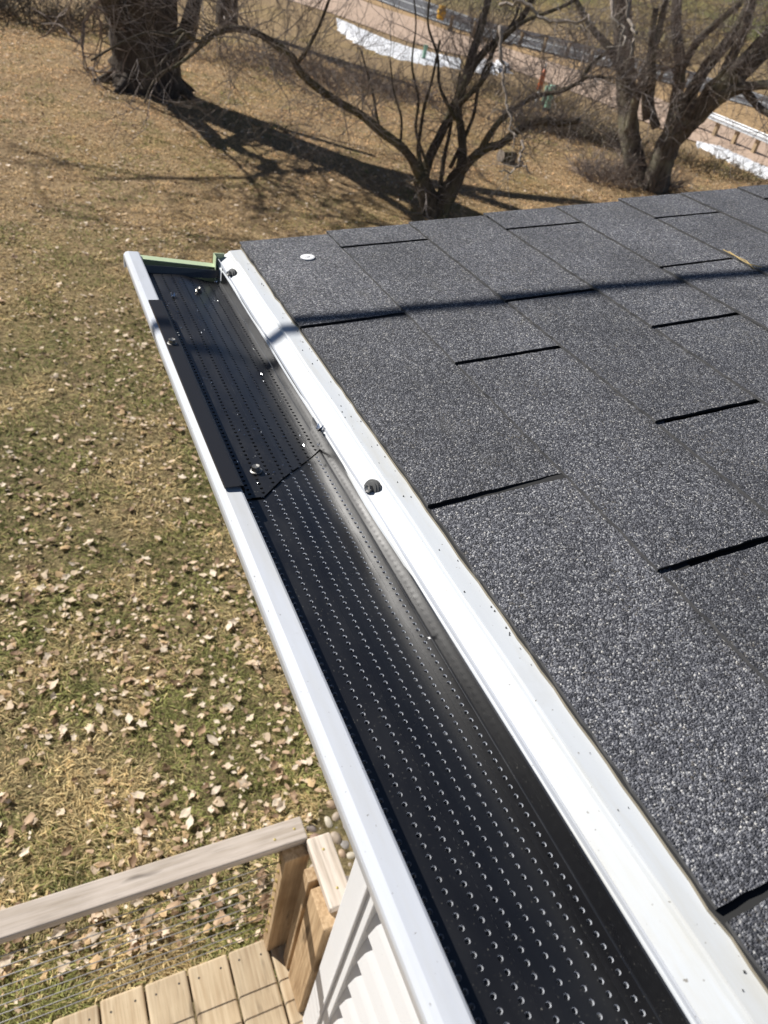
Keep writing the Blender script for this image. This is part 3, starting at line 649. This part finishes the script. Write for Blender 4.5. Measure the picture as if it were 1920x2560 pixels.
# a farther trunk behind
b2 = hit(567, 62); tree('maple_tree', 'far dark straight trunk standing right of the old maple', b2, [([b2 + Vector((0, 0, -.2)), b2 + Vector((0, 0, .4)), b2 + Vector((.05, 0, 2.5)), b2 + Vector((.1, .1, 5.5))], .40, .26)],
     [([b2 + Vector((0, 0, 2.6)), b2 + Vector((.8, .2, 4.2)), b2 + Vector((1.4, .5, 6.2))], .2, .06), ([b2 + Vector((0, 0, 3)), b2 + Vector((-1., .2, 4.6)), b2 + Vector((-1.8, .2, 6.4))], .2, .06)], 'barkA', 'twig', 5, 30, 1.4, .03, 1)
# small many-stemmed tree behind the roof edge
b3 = hit(1088, 548); D3 = (b3 - CAMP).length
sm = [(px([(1092, 556), (1075, 515), (1062, 470), (1050, 440)], D3 + .1, D3 - .1), .19, .13), (px([(1092, 556), (1105, 515), (1128, 470), (1150, 430)], D3 + .1, D3), .19, .115), (px([(1096, 556), (1098, 520), (1100, 480)], D3 + .15, D3 + .1), .16, .09)]
sl_ = [
    (px([(1052, 450), (1030, 400), (995, 360), (955, 330), (905, 288), (858, 262), (800, 225), (752, 182), (728, 140), (690, 112), (640, 82), (590, 72), (540, 82), (508, 100)], D3 - .1, D3 - 2.6), 0.0780, 0.0320),
    (px([(1058, 455), (1072, 400), (1100, 340), (1128, 280), (1158, 215), (1180, 140), (1205, 60), (1232, -60), (1240, -200)], D3, D3 + .6), 0.0897, 0.0480),
    (px([(1145, 440), (1156, 380), (1152, 320), (1146, 262), (1166, 200), (1210, 130), (1262, 90), (1320, 20), (1370, -120)], D3, D3 + .3), 0.0819, 0.0400),
    (px([(1145, 440), (1172, 405), (1212, 372), (1252, 360), (1292, 328), (1340, 305), (1400, 308), (1450, 300)], D3, D3 - 1.2), 0.0819, 0.0400),
    (px([(1195, 390), (1222, 340), (1256, 296), (1300, 262), (1342, 240), (1400, 228), (1448, 205), (1470, 192), (1530, 195)], D3 - .3, D3 - 1.3), 0.0585, 0.0176),
    (px([(1455, 200), (1475, 165), (1510, 135), (1540, 110)], D3 - 1.1, D3 - 1.2), 0.0351, 0.0160),
    (px([(1098, 500), (1106, 420), (1122, 340), (1136, 270), (1150, 180)], D3 + .1, D3 + .2), 0.0429, 0.0200),
    (px([(1060, 440), (1046, 380), (1052, 320), (1060, 270), (1080, 200), (1100, 100)], D3 - .1, D3 - .4), 0.0390, 0.0160),
    (px([(948, 325), (940, 280), (932, 230), (915, 170), (900, 120)], D3 - .6, D3 - 1.0), 0.0273, 0.0096),
    (px([(1000, 368), (1004, 300), (985, 230), (975, 150)], D3 - .3, D3 - .8), 0.0234, 0.0096),
    (px([(1072, 420), (1040, 330), (1046, 250), (1030, 160), (1040, 60), (1030, -40)], D3 - .1, D3 - .3), 0.0273, 0.0096),
    (px([(1125, 420), (1180, 300), (1196, 220), (1230, 130), (1290, 40), (1310, -60)], D3 + .1, D3 + .4), 0.0351, 0.0144),
    (px([(1140, 300), (1100, 220), (1094, 140), (1070, 60), (1078, -30)], D3, D3 - .2), 0.0312, 0.0128),
    (px([(1150, 260), (1215, 190), (1236, 120), (1300, 60), (1420, 10), (1480, -40)], D3, D3 - .4), 0.0429, 0.0200),
    (px([(740, 165), (770, 120), (800, 60), (830, -20)], D3 - 1.6, D3 - 1.9), 0.0273, 0.0160),
    (px([(540, 84), (500, 105), (455, 78), (430, 88), (380, 82), (330, 95), (265, 128), (228, 152)], D3 - 2.4, D3 - 3.2), 0.0312, 0.0096),
    (px([(520, 100), (480, 135), (440, 165), (400, 185), (378, 215), (362, 255)], D3 - 2.5, D3 - 3.2), 0.0265, 0.0080),
    (px([(460, 85), (430, 125), (395, 165), (362, 190)], D3 - 2.7, D3 - 3.3), 0.0187, 0.0080)]
ex = [(px([(1262, 60), (1258, 140), (1258, 195), (1270, 250), (1278, 310), (1284, 345)], 7.6, 7.2), .018, .008, 'pale_twig'), (px([(1296, 350), (1308, 400), (1312, 420)], 7.3, 7.1), .013, .007, 'pale_twig'), (px([(1308, 395), (1285, 415), (1270, 435)], 7.2, 7.0), .010, .006, 'pale_twig'),
      (px([(1238, 12), (1300, 20), (1345, 45), (1400, 55), (1460, 52), (1490, 62)], 9.6, 9.0), .02, .010, 'pale_twig')]
tree('small_tree', 'small tree of many bare leaning stems just beyond the roof edge', b3, sm, sl_, 'barkB', 'twig', 8, 400, 1.0, .0070, 2, -.02, None, ex)
# right-hand group
b4 = hit(1612, 470); D4 = (b4 - CAMP).length
tA = [(px([(1618, 480), (1598, 440), (1580, 370), (1570, 280), (1564, 180), (1556, 60), (1548, -90)], D4, D4 + .5), .25, .20)]
lA = [(px([(1572, 330), (1590, 250), (1612, 180), (1640, 100), (1665, 0)], D4, D4 - .6), .12, .06), (px([(1566, 200), (1530, 130), (1480, 70), (1440, 0)], D4, D4 - .8), .11, .05),
      (px([(1640, 320), (1625, 260), (1632, 190), (1628, 110), (1640, 20)], D4 - .4, D4 - .6), .10, .06), (px([(1615, 300), (1612, 240), (1622, 180), (1640, 120)], D4 - .4, D4 - .6), .08, .05)]
exA = [(px([(1530, -20), (1536, 40), (1546, 90), (1550, 130)], 9.5, 9.0), .018, .009, 'pale_twig'), (px([(1568, -20), (1572, 40), (1576, 90), (1570, 140)], 9.3, 8.9), .018, .009, 'pale_twig')]
tree('bare_tree', 'upright dark bare tree with twiggy trunk above the right roof edge', b4, tA, lA, 'barkC', 'twig', 21, 120, 1.4, .009, 2, .03, None, exA)
b5 = hit(1648, 468); D5 = D4
tB = [(px([(1640, 478), (1650, 420), (1672, 360), (1712, 312), (1762, 262), (1830, 196), (1905, 120), (2000, 20), (2100, -80)], D5, D5 - 1.0), .29, .19)]
lB = [(px([(1690, 330), (1740, 290), (1800, 248), (1850, 222), (1925, 212), (2010, 220)], D5 - .2, D5 - 1.5), .15, .08), (px([(1700, 300), (1725, 240), (1765, 170), (1815, 110), (1860, 40), (1900, -60)], D5 - .2, D5 - .3), .17, .09),
      (px([(1660, 380), (1690, 250), (1700, 150), (1690, 60), (1700, -60)], D5, D5 + .4), .15, .10), (px([(1690, 200), (1740, 110), (1790, 60), (1850, 10)], D5, D5 - .8), .10, .06),
      (px([(1840, 190), (1890, 260), (1930, 290), (1960, 320)], D5 - .8, D5 - 1.6), .09, .05), (px([(1720, 330), (1760, 230), (1800, 190), (1830, 150), (1842, 100)], D5 - .6, D5 - 1.2), .07, .03),
      (px([(1780, 240), (1850, 100), (1880, 0), (1890, -80)], D5 - .5, D5 - .6), .12, .07)]
tree('bare_tree', 'leaning thick dark bare tree at far right, lichen on its limbs', b5, tB, lB, 'barkC', 'twig', 33, 150, 1.5, .009, 2, .03)

# ------------------------------------------------------------------ brush, stumps and small things by the road
def brush(name, label, c, rx, ry, h, n, seed, mat='twig', r=.008, L=None, rot=0.0):
    rr = random.Random(seed); t = MB()
    for _ in range(n):
        a = rr.random() * 6.28; q = math.sqrt(rr.random()); u, w = rx * q * math.cos(a), ry * q * math.sin(a)
        x = c.x + u * math.cos(rot) - w * math.sin(rot); y = c.y + u * math.sin(rot) + w * math.cos(rot)
        d = Vector((rr.gauss(0, .8), rr.gauss(0, .8), abs(rr.gauss(.6, .5)))); grow(t, Vector((x, y, float(gz(x, y)) - .02)), d, (L or h) * rr.uniform(.5, 1.3), r * rr.uniform(.6, 1.4), 1, rr, .06, 3)
    return tag(t.build(name, MAT[mat]), label, 'brush')
brush('brush_thicket', 'dark tangled thicket left of the old maple at upper left corner', hit(70, 52), 3.2, 1.6, 1.0, 330, 1, 'barkC', .016)
brush('brush_thicket', 'low purplish brush behind the long limb right of the maple', hit(760, 190), 3.6, 1.6, .55, 420, 2, 'twig', .010, None, -.5)
brush('brush_thicket', 'low brown brush between the small tree and the snow bank', hit(900, 215), 3.0, 1.1, .45, 300, 3, 'twig', .010, None, -.5)
brush('brush_thicket', 'dark brush pile in front of the green pedestals', hit(1440, 340), 1.9, .9, .7, 420, 4, 'barkC', .012, None, -.3)
brush('brush_thicket', 'twiggy brush at the foot of the right bare trees', hit(1560, 450), 1.5, .8, .6, 380, 5, 'twig', .010)
brush('brush_thicket', 'olive brush beside the thin snow ridge at right', hit(1740, 420), 2.4, .9, .55, 260, 6, 'barkB', .010, None, -.5)
brush('brush_thicket', 'olive grass clump before the orange marker', hit(1290, 240), 2.2, 1.6, .35, 500, 7, 'barkB', .006, None, -.4)
def stump():
    b = hit(1265, 405); t = thing('stump', 'short cut log on the grass right of the small tree', 'log', b); m = MB()
    m.tube([b + Vector((-.20, -.05, .10)), b + Vector((.20, .05, .10))], [.13, .125], 7, True, .12); m.build('log', MAT['barkB'], t); m = MB(); m.tube([b + Vector((-.226, -.051, .12)), b + Vector((-.221, -.05, .12))], .13, 10); m.build('cut_face', MAT['pale_twig'], t)
stump()
def pedestal(px_, py_, h, r, label):
    b = hit(px_, py_); t = thing('utility_pedestal', label, 'pedestal', b); m = MB(); m.lathe([(r, -.1), (r, h * .8), (r * 1.12, h * .8), (r * 1.12, h * .97), (r * .9, h)], 14, Matrix.Translation(b)); m.build('tube', MAT['mint'], t)
    m = MB(); m.lathe([(r * 1.3, -.1), (r * 1.3, .08), (r, .1)], 14, Matrix.Translation(b)); m.build('base', MAT['dark'], t)
pedestal(1365, 278, .72, .10, 'taller mint green utility pedestal by the gravel road, right one of the pair'); pedestal(1357, 262, .55, .07, 'slimmer mint green utility pedestal behind the other one')
pedestal(1058, 152, .5, .07, 'lone pale green pedestal at the foot of the long snow bank')
b = hit(1336, 268); t = thing('marker_post', 'orange marker sleeve on a white post beside the pedestals', 'marker', b); m = MB(); m.lathe([(.035, 0), (.035, .5)], 8, Matrix.Translation(b)); m.build('post', MAT['siding'], t); m = MB(); m.lathe([(.085, .5), (.085, .55), (.07, .98), (.03, 1.05)], 12, Matrix.Translation(b)); m.build('sleeve', MAT['orange'], t); m = MB(); m.lathe([(.03, 1.05), (.03, 1.2), (.01, 1.21)], 8, Matrix.Translation(b)); m.build('top', MAT['siding'], t)
def guardrail(name, A, B, label, n, wood, endcap=False):
    A, B = Vector((A.x, A.y, 0)), Vector((B.x, B.y, 0)); d = (B - A).normalized(); w = Vector((-d.y, d.x, 0)); t = thing(name, label, 'guardrail', (A.x, A.y, float(gz(A.x, A.y))))
    prof = [(-.03, .44), (.02, .46), (.04, .49), (.01, .52), (-.03, .55), (.01, .58), (.04, .61), (.02, .64), (-.03, .66)]
    m = MB(); k = 16
    for i in range(k + 1):
        p = A + (B - A) * i / k; z = float(gz(p.x, p.y))
        for u, h in prof: m.v.append(tuple(p + w * u + Vector((0, 0, z + h))))
    for i in range(k):
        for j in range(len(prof) - 1): q = i * len(prof) + j; m.f.append((q, q + 1, q + len(prof) + 1, q + len(prof)))
    o = m.build('rail_beam', MAT['galv'], t); s = o.modifiers.new('solid', 'SOLIDIFY'); s.thickness = .02
    for i in range(n):
        p = A + (B - A) * (i + .5) / n; z = float(gz(p.x, p.y)); m = MB(); q = p + w * wood
        m.prism([q + Vector((-.06, -.06, z - .2)), q + Vector((.06, -.06, z - .2)), q + Vector((.06, .06, z - .2)), q + Vector((-.06, .06, z - .2))], [q + Vector((-.06, -.06, z + .6)), q + Vector((.06, -.06, z + .6)), q + Vector((.06, .06, z + .6)), q + Vector((-.06, .06, z + .6))]); m.build('post', MAT['wpost'], t)
    if endcap:
        m = MB(); z = float(gz(A.x, A.y)); m.lathe([(.16, -.28), (.22, 0), (.16, .28)], 10, Matrix.Translation(A + Vector((0, 0, z + .6)))); m.build('end_marker', MAT['yellow'], t)
GA, GB, GC, GD = hit(1785, 292, .55), hit(1915, 346, .55), hit(1104, 32, .6), hit(1505, 130, .55)
guardrail('guardrail', GA - (GB - GA) * .5, GB + (GB - GA) * 1.2, 'bright galvanised guardrail beside the gravel road at far right', 7, .14)
guardrail('guardrail', GC, GD + (GD - GC) * .6, 'far dark guardrail with yellow end marker beyond the asphalt road', 11, -.14, True)
# far wood on the rise
m = MB(); rr = random.Random(77)
for _ in range(150):
    x = rr.uniform(20, 130); y = rr.uniform(40, 150); r = .5 * x + .866 * y
    if not 86 < r < 125: continue
    z = float(gz(x, y)); h = rr.uniform(7, 12); m.tube([(x, y, z - .3), (x + rr.gauss(0, .3), y, z + h * .5), (x + rr.gauss(0, .6), y, z + h)], [rr.uniform(.15, .32), .14, .03], 5, False)
    for k in range(26):
        q = rr.random(); grow(m, Vector((x, y, z + h * (.25 + .7 * q))), Vector((rr.gauss(0, 1), rr.gauss(0, 1), .6)), rr.uniform(1.2, 2.6) * (1.2 - q), .05, 1, rr, 0, 3)
tag(m.build('woods', MAT['barkC']), 'grey leafless wood on the rise beyond the road', 'woods', kind='stuff')

# ------------------------------------------------------------------ grass blades
def value_noise(x, y, s, seed):
    r = np.random.default_rng(seed); g = r.random((64, 64)); u, v = x / s, y / s; i, j = np.floor(u).astype(int), np.floor(v).astype(int); a, b = u - i, v - j; a = a * a * (3 - 2 * a); b = b * b * (3 - 2 * b)
    G = lambda p, q: g[p % 64, q % 64]
    return (G(i, j) * (1 - a) + G(i + 1, j) * a) * (1 - b) + (G(i, j + 1) * (1 - a) + G(i + 1, j + 1) * a) * b
def off_deck(x, y): return ~((x > -2.45) & (x < 5) & (y < 1.02)) & ~((x > .43) & (x < 4.5) & (y < 1.78) & (x > .44 + (y - 1.40) * 1.25))
def grass(N_, rmin, rmax, pw, a0, a1, seed, L0, w0):
    R = np.random.default_rng(seed); u = R.random(N_); e = 1 - pw; rad = (rmin ** e + u * (rmax ** e - rmin ** e)) ** (1 / e); az = np.radians(R.uniform(a0, a1, N_))
    x = -.27 + rad * np.sin(az); y = rad * np.cos(az); k = off_deck(x, y); x, y, rad = x[k], y[k], rad[k]; n = len(x); z = gz(x, y)
    cl = value_noise(x + 50, y + 50, .35, 3) * .6 + value_noise(x + 50, y + 50, .11, 4) * .4
    th = R.uniform(0, 2 * math.pi, n) * .85 + 3 * value_noise(x + 50, y + 50, .17, 9); tilt = R.uniform(.06, .7, n); L = L0 * R.uniform(.5, 1.5, n) * (1 + rad * .055) * (.35 + 1.3 * cl); w = w0 * R.uniform(.7, 1.4, n) * (1 + rad * .16)
    dx, dy = np.cos(th), np.sin(th); hx, hz = np.cos(tilt), np.sin(tilt)
    B = np.stack([x, y, z - .004], 1); D = np.stack([dx * hx, dy * hx, hz], 1); S = np.stack([-dy, dx, np.zeros(n)], 1) * w[:, None]
    mid = B + D * (L * .55)[:, None]; D2 = np.stack([dx, dy, hz * .15], 1); tip = mid + D2 * (L * .45)[:, None]
    V = np.stack([B - S, B + S, mid + S * .8, mid - S * .8, tip], 1).reshape(-1, 3); i = np.arange(n)[:, None] * 5
    loops = np.concatenate([i + np.array([[0, 1, 2, 3]]), i + np.array([[3, 2, 4]])], 1).ravel()
    me = bpy.data.meshes.new('grass'); me.vertices.add(len(V)); me.vertices.foreach_set('co', V.astype(np.float32).ravel())
    me.loops.add(len(loops)); me.loops.foreach_set('vertex_index', loops.astype(np.int32)); st = (np.arange(n)[:, None] * 7 + np.array([[0, 4]])).ravel()
    me.polygons.add(2 * n); me.polygons.foreach_set('loop_start', st.astype(np.int32)); me.update(calc_edges=True)
    g = value_noise(x + 50, y + 50, .8, 6) * .55 + value_noise(x + 50, y + 50, .22, 7) * .45 + R.normal(0, .10, n) - np.clip((rad - 6) / 40, 0, .22)
    straw = np.array([.66, .54, .29]); tan = np.array([.50, .365, .18]); green = np.array([.19, .215, .06]); brown = np.array([.70, .475, .275])
    t = R.random((n, 1)); c = straw * t + tan * (1 - t); far = np.clip((rad - 7) / 8, 0, 1)[:, None] * R.uniform(.4, 1, (n, 1)); c = c * (1 - far) + brown * far
    gm = np.clip((g - .43) / .10, 0, 1)[:, None]; c = c * (1 - gm * .85) + green * gm * .85; c *= R.uniform(.3, 1.3, (n, 1)) * (.95 + .75 * value_noise(x + 50, y + 50, .16, 31))[:, None]
    col = np.ones((n, 5, 4), np.float32); col[:, :, :3] = c[:, None, :]
    a = me.color_attributes.new('Col', 'FLOAT_COLOR', 'POINT'); a.data.foreach_set('color', col.ravel()); me.materials.append(MAT['grass']); return me
o = link('grass', grass(380000, 1.2, 26, .5, -34, 62, 2, .046, .0020)); tag(o, 'matted dormant grass with green tufts covering the lawn', 'grass', kind='stuff')

# ------------------------------------------------------------------ fallen leaves
def leaf_mesh(seed):
    rr = random.Random(seed); n = 10; m = MB(); lob = rr.choice((3, 5, 5, 4)); dep = rr.uniform(.15, .5); asp = rr.uniform(.36, .78); curl = rr.uniform(-.4, 1.1); tw = rr.uniform(-.3, .3); ph = rr.random() * 6
    m.v.append((0, 0, .04))
    for ring, f in ((0, .55), (1, 1.0)):
        for k in range(n):
            a = 2 * math.pi * k / n; r = f * (1 - dep * (.5 - .5 * math.cos(lob * a + .3)) * ring); r *= rr.uniform(.82, 1.12) if ring else 1; x = r * math.cos(a); y = r * asp * math.sin(a)
            m.v.append((x, y, .04 + curl * (y * y * .9 + .35 * x * x) * (1 if rr.random() < .95 else .4) + tw * x * y + .05 * math.sin(3 * a + ph) * ring + rr.gauss(0, .06)))
    for k in range(n):
        k2 = (k + 1) % n; m.f.append((0, 1 + k, 1 + k2)); m.f.append((1 + k, 1 + n + k, 1 + n + k2, 1 + k2))
    return m
pal = 1.32 * np.array([(.56, .43, .30), (.60, .49, .36), (.44, .31, .20), (.32, .215, .13), (.64, .54, .42), (.22, .145, .09), (.52, .41, .29), (.50, .35, .19)])
LM = []
for k in range(24):
    m = leaf_mesh(k); c = pal[k % 8]; col = np.ones((len(m.v), 4)); col[:, :3] = c * RNG.uniform(.85, 1.1, (len(m.v), 1)); m.c = col; LM.append(m)
lme = [m.mesh('fallen_leaf', MAT['leaf'], True) for m in LM]
NL = 70000; R = np.random.default_rng(5); u = R.random(NL); e = 1.1; rad = (1.3 ** e + u * (24 ** e - 1.3 ** e)) ** (1 / e); az = np.radians(R.uniform(-36, 60, NL)); lx = -.27 + rad * np.sin(az); ly = rad * np.cos(az)
keep = off_deck(lx, ly) & (value_noise(lx + 50, ly + 50, .9, 21) * .5 + value_noise(lx + 50, ly + 50, .28, 22) * .5 + R.normal(0, .28, NL) > .50); lx, ly, rad = lx[keep], ly[keep], rad[keep]
order = np.argsort(rad); lx, ly, rad = lx[order], ly[order], rad[order]
nl = len(lx); S = np.where(R.random(nl) < .8, R.uniform(.009, .025, nl), R.uniform(.022, .042, nl)) * (1 + .012 * rad); Z = gz(lx, ly) + .012 + R.random(nl) * .02; K = R.integers(0, 24, nl); ROT = R.uniform(0, 6.28, nl); TX, TY = R.normal(0, .22, nl), R.normal(0, .22, nl)
def leaf_matrix(i):
    return Matrix.LocRotScale(Vector((lx[i], ly[i], Z[i])), Vector((TX[i], TY[i], 1)).to_track_quat('Z', 'Y') @ Matrix.Rotation(ROT[i], 3, 'Z').to_quaternion(), Vector((S[i],) * 3))
for i in range(300):
    o = link('fallen_leaf', lme[K[i]], ground); o.matrix_world = leaf_matrix(i)
VV, FF, CC, off = [], [], [], 0
LF = [[f for f in m.f] for m in LM]; nv = len(LM[0].v); tris = np.array([f for f in LM[0].f if len(f) == 3]); quads = np.array([f for f in LM[0].f if len(f) == 4]); LV = np.array([m.v for m in LM]); LC = np.array([m.c for m in LM])
idx = np.arange(300, nl); V = LV[K[idx]] * S[idx][:, None, None]; c_, s_ = np.cos(ROT[idx])[:, None], np.sin(ROT[idx])[:, None]; x, y, z = V[..., 0] * c_ - V[..., 1] * s_, V[..., 0] * s_ + V[..., 1] * c_, V[..., 2]
z = z - TX[idx][:, None] * x - TY[idx][:, None] * y; V = np.stack([x + lx[idx][:, None], y + ly[idx][:, None], z + Z[idx][:, None]], -1)
big = MB(); big.v = V.reshape(-1, 3).tolist(); o_ = (np.arange(len(idx)) * nv)[:, None, None]
big.f = (tris[None] + o_).reshape(-1, 3).tolist() + (quads[None] + o_).reshape(-1, 4).tolist(); big.c = LC[K[idx]].reshape(-1, 4); big.build('fallen_leaves', MAT['leaf'], ground, smooth=True, kind='stuff')
